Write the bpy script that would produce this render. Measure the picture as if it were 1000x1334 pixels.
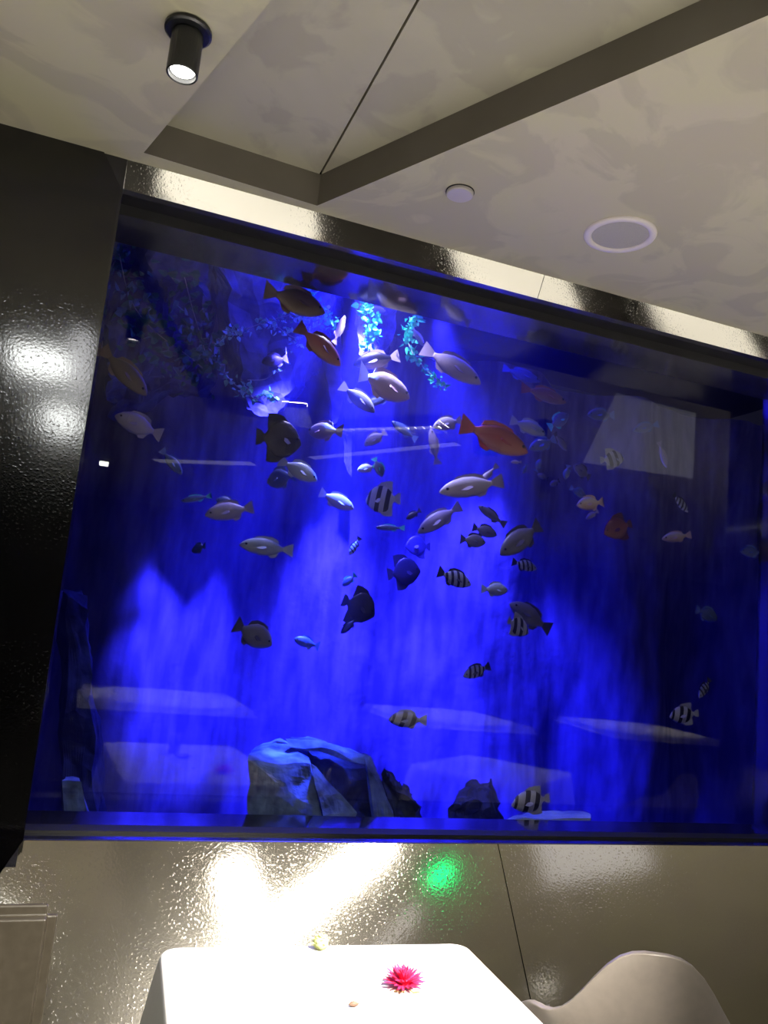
import bpy, bmesh, math, random
from mathutils import Vector, Matrix, noise
for o in list(bpy.data.objects): bpy.data.objects.remove(o)
SC = bpy.context.scene
COL = SC.collection
# ------------------------------------------------------------------ camera
CAM = Vector((0, -3.0, 1.62)); FPX = 1050.0
CR = Vector((0.93295253, -0.34657299, 0.09739987))
CU = Vector((-0.14294899, -0.10832993, 0.98378362))
CF = Vector((0.33040151, 0.93174664, 0.15060894))
cd = bpy.data.cameras.new('camera'); cam = bpy.data.objects.new('camera', cd); COL.objects.link(cam)
cd.sensor_fit = 'HORIZONTAL'; cd.sensor_width = 36.0; cd.lens = FPX / 1000 * 36.0
cd.clip_start = 0.05; cd.clip_end = 100
M = Matrix((CR, CU, -CF)).transposed().to_4x4(); M.translation = CAM
cam.matrix_world = M; SC.camera = cam
# ------------------------------------------------------------------ colour, world
SC.view_settings.view_transform = 'Standard'; SC.view_settings.look = 'None'
SC.view_settings.gamma = 1.0; SC.view_settings.use_curve_mapping = False
SC.view_settings.exposure = 0.0
SC.cycles.use_denoising = True
SC.cycles.max_bounces = 8; SC.cycles.diffuse_bounces = 4; SC.cycles.glossy_bounces = 4
SC.cycles.transparent_max_bounces = 12; SC.cycles.volume_bounces = 0
SC.cycles.sample_clamp_indirect = 4.0
wd = bpy.data.worlds.new('world'); SC.world = wd; wd.use_nodes = True
wd.node_tree.nodes['Background'].inputs[0].default_value = (0.9, 0.85, 0.8, 1)
wd.node_tree.nodes['Background'].inputs[1].default_value = 0.02

def lamp(name, kind, loc, energy, color=(1, 1, 1), to=None, **kw):
    l = bpy.data.lights.new(name, kind); l.energy = energy; l.color = color
    o = bpy.data.objects.new(name, l); COL.objects.link(o); o.location = loc
    if to is not None:
        o.rotation_euler = (Vector(to) - Vector(loc)).to_track_quat('-Z', 'Y').to_euler()
    for k, v in kw.items(): setattr(l, k, v)
    return o
R = math.radians
BLUE = (0.120, 0.102, 1.0)
# aquarium lamps (hung above the water inside the tank)
lamp('tank_spot', 'SPOT', (1.25, 1.30, 3.60), 7500, BLUE, (1.80, 2.2, 1.35), spot_size=R(40), spot_blend=0.75, shadow_soft_size=0.04)
lamp('tank_spot', 'SPOT', (1.0, 0.60, 3.60), 8500, BLUE, (0.60, 2.25, 1.36), spot_size=R(21), spot_blend=0.8, shadow_soft_size=0.04)
lamp('tank_spot', 'SPOT', (1.75, 1.30, 3.60), 3600, BLUE, (2.75, 2.2, 1.45), spot_size=R(46), spot_blend=0.9, shadow_soft_size=0.05)
lamp('tank_spot_white', 'SPOT', (1.24, 0.85, 3.62), 250, (0.85, 0.8, 1.0), (1.28, 0.85, 0), spot_size=R(86), spot_blend=0.8, shadow_soft_size=0.05)
lamp('tank_fill', 'AREA', (1.4, 1.3, 3.6), 85, (0.04, 0.03, 1.0), (1.4, 1.3, 0), shape='RECTANGLE', size=1.8, size_y=1.0)  # added fill with no fixture, lifts the dark zones of the water
lamp('tank_spot_rocks', 'SPOT', (1.15, 0.72, 3.55), 6500, (0.10, 0.19, 1.0), (1.06, 0.92, 0.9), spot_size=R(15), spot_blend=0.7, shadow_soft_size=0.04)
# added spots without fixtures, unseen behind and beside the camera, that brighten the room
for X_, Y_ in ((-2.5, -2.5), (-2.2, -5.0), (2.6, -4.0), (5.4, -3.2), (5.6, -6.6), (8.2, -2.6), (2.6, -7.0), (-.6, -7.2), (.2, -3.6), (4.6, -1.3)):
    lamp('room_fill_spot', 'SPOT', (X_, Y_, 3.2), 60, (1.0, 0.93, 0.84), (X_, Y_, 0), spot_size=R(80), spot_blend=0.6, shadow_soft_size=0.04)

# added area light, itself unseen, that brightens the ceiling from below
lamp('ceiling_fill', 'AREA', (2.9, -1.45, 1.9), 52, (1.0, 0.92, 0.80), (2.9, -1.45, 4), shape='RECTANGLE', size=9, size_y=1.2)

# ------------------------------------------------------------------ helpers
def px(x, y, Y):
    d = CF + CR * ((x - 500) / FPX) - CU * ((y - 667) / FPX)
    return CAM + d * ((Y - CAM.y) / d.y)
def link(name, me, m=None, parent=None):
    o = bpy.data.objects.new(name, me); COL.objects.link(o)
    if m is not None and not me.materials: me.materials.append(m)
    if parent: o.parent = parent
    return o
def bmobj(name, bm, m, parent=None, smooth=False):
    bmesh.ops.recalc_face_normals(bm, faces=bm.faces[:])
    me = bpy.data.meshes.new(name); bm.to_mesh(me); bm.free()
    if smooth:
        for p in me.polygons: p.use_smooth = True
    return link(name, me, m, parent)
def mesh(name, vs, fs, m, parent=None, smooth=False):
    me = bpy.data.meshes.new(name); me.from_pydata([tuple(v) for v in vs], [], fs); me.update()
    if smooth:
        for p in me.polygons: p.use_smooth = True
    return link(name, me, m, parent)
def empty(name, loc=(0, 0, 0), rz=0.0):
    o = bpy.data.objects.new(name, None); COL.objects.link(o); o.location = loc; o.rotation_euler = (0, 0, rz)
    o.empty_display_size = 0.05
    return o
def tag(o, label, cat, group=None, kind=None):
    o['label'] = label; o['category'] = cat
    if group: o['group'] = group
    if kind: o['kind'] = kind
    return o
def structure(o): o['kind'] = 'structure'; return o
def add_box(bm, c, s, rot=None):
    r = bmesh.ops.create_cube(bm, size=1.0)
    for v in r['verts']:
        v.co = Vector((v.co.x * s[0], v.co.y * s[1], v.co.z * s[2]))
        if rot is not None: v.co = rot @ v.co
        v.co += Vector(c)
    return r['verts']
def box(name, c, s, m, parent=None, bev=0.0, rot=None):
    bm = bmesh.new(); add_box(bm, c, s, rot)
    if bev: bmesh.ops.bevel(bm, geom=bm.edges[:], offset=bev, segments=2, affect='EDGES')
    return bmobj(name, bm, m, parent)
def lathe(bm, prof, n=24, c=(0, 0, 0), ax=Matrix.Identity(3), cap=True):
    rings = []
    for r, z in prof:
        rings.append([bm.verts.new(Vector(c) + ax @ Vector((r * math.cos(2 * math.pi * i / n), r * math.sin(2 * math.pi * i / n), z))) for i in range(n)])
    for a, b in zip(rings, rings[1:]):
        for i in range(n): bm.faces.new((a[i], a[(i + 1) % n], b[(i + 1) % n], b[i]))
    if cap:
        bm.faces.new(rings[0][::-1]); bm.faces.new(rings[-1])
def tube(bm, pts, rad, n=8):
    pts = [Vector(p) for p in pts]; rings = []
    for i, p in enumerate(pts):
        t = (pts[min(i + 1, len(pts) - 1)] - pts[max(i - 1, 0)]).normalized()
        a = t.orthogonal().normalized() if i == 0 else (rings[-1][1] - t * rings[-1][1].dot(t)).normalized()
        b = t.cross(a); r = rad[i] if isinstance(rad, (list, tuple)) else rad
        rings.append(([bm.verts.new(p + (a * math.cos(2 * math.pi * k / n) + b * math.sin(2 * math.pi * k / n)) * r) for k in range(n)], a))
    for (a, _), (b, _) in zip(rings, rings[1:]):
        for k in range(n): bm.faces.new((a[k], a[(k + 1) % n], b[(k + 1) % n], b[k]))
    bm.faces.new(rings[0][0][::-1]); bm.faces.new(rings[-1][0])
def slab(name, poly, nrm, t, m, parent=None):
    """flat polygon extruded by t along nrm"""
    bm = bmesh.new(); n = Vector(nrm).normalized() * t
    a = [bm.verts.new(Vector(p)) for p in poly]; b = [bm.verts.new(Vector(p) + n) for p in poly]
    bm.faces.new(a); bm.faces.new(b[::-1])
    for i in range(len(a)):
        j = (i + 1) % len(a); bm.faces.new((a[i], b[i], b[j], a[j]))
    return bmobj(name, bm, m, parent)

# ------------------------------------------------------------------ materials
def mat(name, color=(.5, .5, .5), rough=.5, metal=0.0, spec=.5, coat=0.0, emis=None, estr=0.0):
    m = bpy.data.materials.new(name); m.use_nodes = True; b = m.node_tree.nodes['Principled BSDF']
    b.inputs['Base Color'].default_value = (*color, 1); b.inputs['Roughness'].default_value = rough
    b.inputs['Metallic'].default_value = metal; b.inputs['Specular IOR Level'].default_value = spec
    b.inputs['Coat Weight'].default_value = coat
    if emis: b.inputs['Emission Color'].default_value = (*emis, 1); b.inputs['Emission Strength'].default_value = estr
    return m
def N(m, t, **kw):
    n = m.node_tree.nodes.new(t)
    for k, v in kw.items():
        if k in n.inputs: n.inputs[k].default_value = v
        else: setattr(n, k, v)
    return n
def L(m, a, ao, b, bi): m.node_tree.links.new(a.outputs[ao], b.inputs[bi])
def BS(m): return m.node_tree.nodes['Principled BSDF']
def ramp(m, stops):
    n = N(m, 'ShaderNodeValToRGB'); e = n.color_ramp.elements
    while len(e) > 1: e.remove(e[0])
    e[0].position = stops[0][0]; e[0].color = (*stops[0][1], 1)
    for p, c in stops[1:]:
        x = e.new(p); x.color = (*c, 1)
    return n
def bump(m, height, strength, dist, sock='Fac'):
    b = N(m, 'ShaderNodeBump'); b.inputs['Strength'].default_value = strength; b.inputs['Distance'].default_value = dist
    L(m, height, sock, b, 'Height'); L(m, b, 'Normal', BS(m), 'Normal'); return b
def noisy(name, c1, c2, scale, rough=.6, bs=0.0, bd=.01, lo=.35, hi=.65, detail=5, spec=.4, stretch=None, bscale=None):
    m = mat(name, c1, rough, spec=spec); tc = N(m, 'ShaderNodeTexCoord')
    no = N(m, 'ShaderNodeTexNoise', Scale=scale, Detail=detail); src = tc
    if stretch:
        mp = N(m, 'ShaderNodeMapping'); mp.inputs['Scale'].default_value = stretch
        L(m, tc, 'Object', mp, 'Vector'); L(m, mp, 'Vector', no, 'Vector')
    else: L(m, tc, 'Object', no, 'Vector')
    r = ramp(m, [(lo, c1), (hi, c2)]); L(m, no, 'Fac', r, 'Fac'); L(m, r, 'Color', BS(m), 'Base Color')
    if bs:
        h = no
        if bscale:
            h = N(m, 'ShaderNodeTexNoise', Scale=bscale, Detail=6); L(m, tc, 'Object', h, 'Vector')
        bump(m, h, bs, bd)
    return m
def hammered(name, color, rough, strength, scale=75, dimple=1.5):
    m = mat(name, color, rough, 1.0); tc = N(m, 'ShaderNodeTexCoord')
    a = N(m, 'ShaderNodeTexNoise', Scale=scale, Detail=1.5); L(m, tc, 'Object', a, 'Vector')
    b = N(m, 'ShaderNodeTexNoise', Scale=9.0, Detail=2.0); L(m, tc, 'Object', b, 'Vector')
    mx = N(m, 'ShaderNodeMath', operation='MULTIPLY_ADD'); L(m, b, 'Fac', mx, 0); mx.inputs[1].default_value = .6; L(m, a, 'Fac', mx, 2)
    sp = N(m, 'ShaderNodeMapRange'); sp.inputs['From Min'].default_value = .61; sp.inputs['From Max'].default_value = .80; L(m, a, 'Fac', sp, 'Value')
    md = N(m, 'ShaderNodeMath', operation='MULTIPLY_ADD'); md.inputs[1].default_value = dimple; L(m, sp, 'Result', md, 0); L(m, mx, 'Value', md, 2)
    bump(m, md, strength, .002, 'Value'); return m

STEEL = hammered('hammered_steel', (.42, .40, .36), .10, .075, 120)
STEELTOP = hammered('hammered_strip_steel', (.92, .90, .84), .05, .03, 150)
DARKSTEEL = hammered('dark_hammered_steel', (.065, .065, .07), .11, .08, 110)
def plaster(name, a, b, c):
    m = mat(name, a, .75, spec=.25); tc = N(m, 'ShaderNodeTexCoord')
    n1 = N(m, 'ShaderNodeTexNoise', Scale=1.1, Detail=6, Roughness=.55, Distortion=.6); L(m, tc, 'Object', n1, 'Vector')
    n2 = N(m, 'ShaderNodeTexNoise', Scale=3.2, Detail=5, Roughness=.5, Distortion=1.2); L(m, tc, 'Object', n2, 'Vector')
    r1 = ramp(m, [(.40, a), (.56, b)]); r2 = ramp(m, [(.47, (0, 0, 0)), (.55, (1, 1, 1))])
    L(m, n1, 'Fac', r1, 'Fac'); L(m, n2, 'Fac', r2, 'Fac')
    mx = N(m, 'ShaderNodeMix', data_type='RGBA'); sc = N(m, 'ShaderNodeMath', operation='MULTIPLY'); sc.inputs[1].default_value = .45
    L(m, r2, 'Color', sc, 0); L(m, sc, 'Value', mx, 0); L(m, r1, 'Color', mx, 6); mx.inputs[7].default_value = (*c, 1)
    L(m, mx, 2, BS(m), 'Base Color'); bump(m, n2, .08, .004); return m
PLASTER = plaster('mottled_plaster', (.46, .425, .325), (.46, .44, .30), (.335, .305, .245))
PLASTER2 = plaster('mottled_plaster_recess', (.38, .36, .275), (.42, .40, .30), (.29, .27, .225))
RECESS = noisy('recess_shade_tone', (.115, .103, .08), (.135, .122, .096), 3, .8)  # darker taupe puts the shade of the recess sides into their colour
BLACK = mat('gloss_black_acrylic', (.012, .012, .016), .12, spec=.6, coat=.5)
GASKET = mat('black_rubber', (.006, .006, .007), .6)
EDGE = mat('steel_edge', (.6, .6, .62), .25, 1)
FLOOR = noisy('dark_stone_floor', (.05, .045, .04), (.08, .075, .065), 4, .35)
DARKWALL = noisy('dark_room_wall', (.05, .045, .04), (.08, .07, .065), 3, .5)
CLOTH = mat('white_cloth', (.85, .84, .80), .8, spec=.2)
_t = N(CLOTH, 'ShaderNodeTexNoise', Scale=450.0); bump(CLOTH, _t, .1, .001)
WOOD = noisy('table_underside', (.10, .06, .035), (.16, .10, .06), 8, .5)
LEATHER = noisy('taupe_leather', (.19, .165, .142), (.205, .178, .153), 40, .32, .05, .002)
LEATHER2 = noisy('brown_leather', (.030, .025, .017), (.037, .031, .022), 40, .38, .05, .002)
CHAIRLEG = mat('black_chair_leg', (.02, .02, .02), .35, .6)
FIXT = mat('black_fixture', (.008, .009, .010), .35)
WHITEP = mat('white_plastic', (.72, .66, .66), .5)
GRILLE = noisy('grey_grille', (.36, .345, .31), (.40, .38, .345), 300, .7)
LENS = mat('lamp_lens', (1, 1, 1), .3, emis=(1, .97, .9), estr=12)
LED = mat('led_panel', (1, 1, 1), .4, emis=(1, .94, .82), estr=55)
SOFTPANEL = mat('lit_ceiling_panel', (.8, .8, .8), .5, emis=(.9, .9, .92), estr=.5)
GREEN = mat('green_exit_panel', (0, .3, .1), .4, emis=(.0, 1, .22), estr=16)

def glass_mat(front):
    m = bpy.data.materials.new('aquarium_acrylic' if front else 'clear_acrylic'); m.use_nodes = True; nt = m.node_tree
    nt.nodes.remove(nt.nodes['Principled BSDF']); out = nt.nodes['Material Output']
    tr = N(m, 'ShaderNodeBsdfTransparent')
    tr.inputs['Color'].default_value = (.88, .88, .82, 1)
    if front:
        gl = N(m, 'ShaderNodeBsdfGlossy'); gl.inputs['Roughness'].default_value = 0.004
        lw = N(m, 'ShaderNodeLayerWeight', Blend=.5)
        p = N(m, 'ShaderNodeMath', operation='POWER'); p.inputs[1].default_value = 4.0; L(m, lw, 'Facing', p, 0)
        a = N(m, 'ShaderNodeMath', operation='MULTIPLY_ADD'); a.inputs[1].default_value = .9; a.inputs[2].default_value = .055; L(m, p, 'Value', a, 0)
        mx = N(m, 'ShaderNodeMixShader'); L(m, a, 'Value', mx, 0); L(m, tr, 'BSDF', mx, 1); L(m, gl, 'BSDF', mx, 2); L(m, mx, 'Shader', out, 'Surface')
    else: L(m, tr, 'BSDF', out, 'Surface')
    return m
GLASS = glass_mat(True); CLEAR = glass_mat(False)

# ------------------------------------------------------------------ room shell
ZC = 3.252; ZR = 3.385; XS = 1.685
HA, HB = (-.033, -.125), (.628, -.095); HB2, HA2 = (1.924, -2.6), (.685, -2.6)
ob = [(-4, -.03), (12, -.03), (12, -9), (-4, -9)]
vs = [(x, y, ZC) for x, y in ob] + [(*p, ZC) for p in (HA, HB, HB2, HA2)]
structure(mesh('ceiling', vs, [(0, 1, 5, 4), (1, 2, 6, 5), (2, 3, 7, 6), (3, 0, 4, 7)], PLASTER))
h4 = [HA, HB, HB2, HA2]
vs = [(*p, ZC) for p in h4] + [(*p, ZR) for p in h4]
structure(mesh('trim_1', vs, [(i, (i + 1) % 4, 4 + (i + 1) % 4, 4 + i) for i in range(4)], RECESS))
# two plaster panels in the recess with a fine joint that runs into its corner
j0, j1 = (.626, -.095), (.64, -2.6)
structure(slab('ceiling', [(*HA, ZR), (j0[0] - .004, j0[1], ZR), (j1[0] - .004 + .0, j1[1], ZR), (-.033, -2.6, ZR)], (0, 0, 1), .02, PLASTER2))
structure(slab('ceiling', [(j0[0] + .004, j0[1], ZR), (2.0, -.095, ZR), (2.0, -2.6, ZR), (j1[0] + .004, j1[1], ZR)], (0, 0, 1), .02, PLASTER2))
structure(box('trim_2', (.63, -1.35, ZR + .032), (.1, 2.5, .02), GASKET))
structure(mesh('floor', [(-4, -9, 0), (12, -9, 0), (12, 3, 0), (-4, 3, 0)], [(0, 1, 2, 3)], FLOOR))
structure(mesh('wall_back', [(-4, -9, 0), (12, -9, 0), (12, -9, ZC), (-4, -9, ZC)], [(0, 1, 2, 3)], DARKWALL))
structure(mesh('wall_left', [(-4, -9, 0), (-4, 0, 0), (-4, 0, ZC), (-4, -9, ZC)], [(0, 1, 2, 3)], DARKWALL))
structure(mesh('wall_right', [(12, -9, 0), (12, 0, 0), (12, 0, ZC), (12, -9, ZC)], [(0, 1, 2, 3)], DARKWALL))

# tank wall: dark flank, sloping base panels, bright strip above the window
wf = structure(empty('wall_front'))
YD = -.055
slab('flank_panel', [(-4, YD, .55), (-4, YD, ZC), (-.168, YD, ZC), (-.094, YD, 3.135), (-.075, YD, .855), (-.129, YD, .752), (-.129, YD, .55)], (0, 1, 0), .05, DARKSTEEL, wf)
SL = .593 / .842
def lowpt(x, z): return (x, -(.842 - z) * SL, z)
nl = Vector((0, .842, -.593)).normalized()
slab('base_panel', [lowpt(-.077, .842), lowpt(XS - .002, .842), lowpt(XS - .002, .03), lowpt(-4, .03), lowpt(-4, .752), lowpt(-.129, .752)], nl, .02, STEEL, wf)
slab('base_panel', [lowpt(XS + .002, .842), lowpt(9, .842), lowpt(9, .03), lowpt(XS + .002, .03)], nl, .02, STEEL, wf)
slab('base_backing', [lowpt(-4, .70), lowpt(9, .70), lowpt(9, .0), lowpt(-4, .0)], nl, .06, GASKET, wf).location = (0, .035, -.025)
slab('baseboard', [(-4, -.62, 0), (9, -.62, 0), (9, -.62, .035), (-4, -.62, .035)], (0, 1, 0), .02, EDGE, wf)
AST = .047
ns = Vector((0, .092, AST)).normalized()
slab('strip_panel', [(-.095, 0, 3.16), (XS - .0015, 0, 3.16), (XS - .0015, -AST, ZC), (-.168, -AST, ZC)], ns, .012, STEELTOP, wf)
slab('strip_panel', [(XS + .0015, 0, 3.16), (9, 0, 3.16), (9, -AST, ZC), (XS + .0015, -AST, ZC)], ns, .012, STEELTOP, wf)
# window surround: recessed black acrylic box round the pane
X0, X1, YG = -.085, 3.38, .38
ZS, ZT = .850, 3.118
win = structure(empty('window_1'))
def profile(name, pts, m, x0=X0 - .1, x1=6.0):
    vs = [(x0, y, z) for y, z in pts] + [(x1, y, z) for y, z in pts]; n = len(pts)
    return mesh(name, vs, [(i, i + 1, n + i + 1, n + i) for i in range(n - 1)], m, win)
profile('head_lip', [(0.0, 3.16), (.12, 3.16)], BLACK)
profile('gasket', [(.12, 3.175), (.12, ZT)], GASKET)
profile('head', [(.12, ZT), (YG, ZT), (YG, 3.9), (.12, 3.9)], BLACK)
profile('sill_lip', [(0.0, .842), (.088, .842)], BLACK)
profile('gasket', [(.088, .835), (.088, ZS + .001), (.175, ZS + .001)], GASKET)
profile('sill', [(.088, ZS), (YG, ZS), (YG, .25)], BLACK)
profile('edge_trim', [(-.002, .8425), (.004, .8445)], EDGE)
box('jamb', (X1 + .06, .26, 2.0), (.12, .28, 2.4), BLACK, win)
box('jamb', (X0 - .06, .17, 2.0), (.12, .44, 2.5), BLACK, win)
bm = bmesh.new(); add_box(bm, ((X0 + X1) / 2, YG + .012, (ZS + ZT) / 2), (X1 - X0, .02, ZT - ZS))
me = bpy.data.meshes.new('pane'); bm.normal_update()
for f in bm.faces: f.material_index = 0 if f.normal.y < -.5 else 1
bm.to_mesh(me); bm.free(); me.materials.append(GLASS); me.materials.append(CLEAR); link('pane', me, None, win)

# ------------------------------------------------------------------ aquarium shell
ROCKWALL = noisy('reef_wall', (.15, .13, .17), (.35, .30, .37), 5.0, .9, .25, .02, .36, .66, 10, .1, (2.2, 1, .5), 18)
SAND = noisy('tank_sand', (.35, .33, .40), (.5, .48, .55), 30, .9, .3, .01)
TY0, TY1, TX0, TX1, TZ0, TZ1 = YG + .03, 2.75, -1.3, 5.2, .15, 3.7
def wall_depth(x, z):
    y = 2.28 + .20 * noise.noise((x * 1.7, 3.1, z * .45)) + .06 * noise.noise((x * 4.2, 9.0, z * 1.1)) + .012 * noise.noise((x * 11, 2.0, z * 6))
    y -= .28 * math.exp(-((x - .30) / .22) ** 2) * (0.6 + .4 * noise.noise((x, z, 4)))
    y += .10 * math.cos(x * 5.2 + .8)
    return y
nx, nz = 150, 80; vs = []; fs = []
for j in range(nz + 1):
    for i in range(nx + 1):
        x = TX0 + (TX1 - TX0) * i / nx; z = TZ0 + (TZ1 - TZ0) * j / nz; vs.append((x, wall_depth(x, z), z))
for j in range(nz):
    for i in range(nx):
        a = j * (nx + 1) + i; fs.append((a, a + 1, a + nx + 2, a + nx + 1))
structure(mesh('wall_tank', vs, fs, ROCKWALL, None, True))
vs = []; fs = []; n1, n2 = 60, 24
for j in range(n2 + 1):
    for i in range(n1 + 1):
        x = TX0 + (TX1 - TX0) * i / n1; y = TY0 + (2.6 - TY0) * j / n2; vs.append((x, y, TZ0 + .05 + .04 * noise.noise((x * 2, y * 2, 0))))
for j in range(n2):
    for i in range(n1):
        a = j * (n1 + 1) + i; fs.append((a, a + 1, a + n1 + 2, a + n1 + 1))
structure(mesh('floor_tank', vs, fs, SAND, None, True))
for x in (TX0, TX1): structure(mesh('wall_tank', [(x, TY0, TZ0), (x, TY1, TZ0), (x, TY1, TZ1), (x, TY0, TZ1)], [(0, 1, 2, 3)], GASKET))
structure(mesh('ceiling_tank', [(TX0, TY0, 3.85), (TX1, TY0, 3.85), (TX1, TY1, 3.85), (TX0, TY1, 3.85)], [(0, 1, 2, 3)], GASKET))
# water body with a little blue haze in it
WATER = bpy.data.materials.new('hazy_water'); WATER.use_nodes = True
WATER.node_tree.nodes.remove(WATER.node_tree.nodes['Principled BSDF'])
v1 = N(WATER, 'ShaderNodeVolumePrincipled'); v1.inputs['Color'].default_value = (.20, .20, 1.0, 1); v1.inputs['Density'].default_value = .07; v1.inputs['Anisotropy'].default_value = .2
v2 = N(WATER, 'ShaderNodeVolumeAbsorption'); v2.inputs['Color'].default_value = (.15, .22, 1.0, 1); v2.inputs['Density'].default_value = .50
va = N(WATER, 'ShaderNodeAddShader'); L(WATER, v1, 'Volume', va, 0); L(WATER, v2, 'Volume', va, 1)
L(WATER, va, 'Shader', WATER.node_tree.nodes['Material Output'], 'Volume')
w = box('water', ((TX0 + TX1) / 2, (TY0 + .005 + TY1) / 2, (TZ0 + 3.65) / 2), (TX1 - TX0 - .02, TY1 - TY0 - .01, 3.65 - TZ0), WATER)
tag(w, 'hazy deep blue water filling the aquarium behind the big window', 'water', kind='stuff')

# ------------------------------------------------------------------ rocks in the tank
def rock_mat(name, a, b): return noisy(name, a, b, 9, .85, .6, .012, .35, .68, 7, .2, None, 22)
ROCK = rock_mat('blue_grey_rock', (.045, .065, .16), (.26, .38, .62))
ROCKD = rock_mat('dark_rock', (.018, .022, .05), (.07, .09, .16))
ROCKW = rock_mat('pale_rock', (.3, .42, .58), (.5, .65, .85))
ROCKM = rock_mat('mid_rock', (.05, .055, .10), (.15, .17, .26))
def rock(name, pts, m, label, parent=None, sub=3, amp=.02, sc=6, seed=0, partname=None):
    bm = bmesh.new()
    for p in pts: bm.verts.new((p.x, p.y, max(p.z, .20)))
    bmesh.ops.convex_hull(bm, input=bm.verts[:])
    for v in [v for v in bm.verts if not v.link_faces]: bm.verts.remove(v)
    bmesh.ops.triangulate(bm, faces=bm.faces[:])
    for _ in range(sub): bmesh.ops.subdivide_edges(bm, edges=bm.edges[:], cuts=1, use_grid_fill=True)
    for v in bm.verts:
        q = v.co * sc; d = noise.noise_vector(q + Vector((seed, 0, 0))) + .5 * noise.noise_vector(q * 2.7 + Vector((0, seed, 0)))
        v.co += d * amp
    c = Vector((0, 0, 0))
    for v in bm.verts: c += v.co
    c /= len(bm.verts); zb = min(v.co.z for v in bm.verts); base = Vector((c.x, c.y, zb))
    if parent is None:
        for v in bm.verts: v.co -= base
        o = bmobj(name, bm, m); o.location = base; tag(o, label, 'rock'); return o
    return bmobj(partname or name, bm, m, parent)
def pts2(front, back): return [px(x, y, Y) for x, y, Y in front] + [px(x, y, Y) for x, y, Y in back]
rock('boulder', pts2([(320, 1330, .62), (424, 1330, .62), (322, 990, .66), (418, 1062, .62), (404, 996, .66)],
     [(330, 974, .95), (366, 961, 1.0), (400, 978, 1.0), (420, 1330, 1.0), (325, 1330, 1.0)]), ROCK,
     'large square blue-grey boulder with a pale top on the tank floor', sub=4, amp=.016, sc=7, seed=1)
rock('boulder', pts2([(415, 1330, .80), (505, 1330, .80), (424, 1000, .86), (478, 1000, .86)],
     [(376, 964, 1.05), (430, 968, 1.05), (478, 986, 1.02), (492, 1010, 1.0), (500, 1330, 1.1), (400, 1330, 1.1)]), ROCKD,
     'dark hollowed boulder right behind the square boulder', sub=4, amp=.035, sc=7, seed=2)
rock('ridge_rock', pts2([(372, 962, .82), (376, 972, .80), (430, 968, .80), (432, 978, .78)], [(474, 982, .80), (476, 996, .78), (400, 960, .95)]), ROCK,
     'pale arched ledge of rock over the dark hollow', sub=3, amp=.014, sc=9, seed=3)
rock('ridge_rock', pts2([(472, 982, .80), (482, 984, .80), (478, 998, .76), (498, 1330, .72)], [(512, 1062, .72), (517, 1330, .76), (492, 1006, .88)]), ROCK,
     'steep pale rib of rock falling right from the arched ledge', sub=3, amp=.012, sc=9, seed=4)
rock('ridge_rock', pts2([(404, 994, .64), (412, 1000, .64), (428, 1045, .62), (420, 1062, .60)], [(466, 1058, .62), (464, 1068, .62), (440, 1054, .66), (410, 1010, .7)]), ROCK,
     'thin pale rib of rock along the right edge of the square boulder', sub=3, amp=.008, sc=12, seed=5)
rock('coral_rock', pts2([(496, 1000, .9), (508, 1330, .8), (545, 1330, .8), (540, 1044, .85)], [(520, 1022, 1.1), (545, 1060, 1.1), (500, 1330, 1.1)]), ROCKD,
     'ragged dark coral rock at the right foot of the boulders', sub=4, amp=.05, sc=13, seed=6)
rock('corner_rock', pts2([(80, 1016, .75), (82, 1330, .72), (106, 1016, .75), (135, 1330, .72)], [(88, 1012, .95), (104, 1014, .95), (132, 1330, 1.1), (84, 1330, 1.1)]), ROCK,
     'small pale rock in the bottom left corner of the tank', sub=3, amp=.012, sc=9, seed=7)
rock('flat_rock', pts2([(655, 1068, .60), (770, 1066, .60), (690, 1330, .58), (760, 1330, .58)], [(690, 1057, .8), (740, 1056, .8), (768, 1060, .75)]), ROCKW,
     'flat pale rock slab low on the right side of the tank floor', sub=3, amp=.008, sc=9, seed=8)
rock('coral_rock', pts2([(582, 1330, 1.0), (660, 1330, 1.0), (588, 1050, 1.05), (640, 1040, 1.05)], [(610, 1020, 1.3), (640, 1015, 1.3), (665, 1330, 1.3)]), ROCKD,
     'dim rounded coral rock midway between boulders and flat slab', sub=4, amp=.04, sc=12, seed=9)
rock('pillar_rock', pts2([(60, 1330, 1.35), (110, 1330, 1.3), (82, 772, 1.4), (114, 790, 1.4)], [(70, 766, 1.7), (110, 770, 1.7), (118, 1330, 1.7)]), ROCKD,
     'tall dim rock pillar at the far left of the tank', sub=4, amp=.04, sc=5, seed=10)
# rocks hanging from the top
rock('hanging_rock', pts2([(285, 330, 1.25), (440, 360, 1.25), (330, 540, 1.3), (352, 548, 1.3), (285, 450, 1.4)], [(440, 330, 2.3), (420, 470, 2.3), (290, 300, 2.3), (380, 510, 2.2)]), ROCKM,
     'broad hanging rock behind the ivy loops at the top left', sub=4, amp=.06, sc=5, seed=11)
rock('hanging_rock', pts2([(412, 380, 1.85), (446, 380, 1.85), (434, 556, 1.85), (442, 552, 1.85)], [(446, 400, 2.3), (412, 400, 2.3), (430, 545, 1.95)]), ROCKM,
     'narrow pointed rock hanging just right of the broad hanging rock', sub=4, amp=.022, sc=8, seed=12)
rock('hanging_rock', pts2([(444, 480, 1.95), (462, 480, 1.95), (448, 600, 1.95), (458, 622, 1.95)], [(460, 590, 2.3), (452, 520, 2.3), (460, 520, 2.3)]), ROCKM,
     'slim free pale stalactite low above the middle of the tank', sub=3, amp=.018, sc=9, seed=13)
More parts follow.
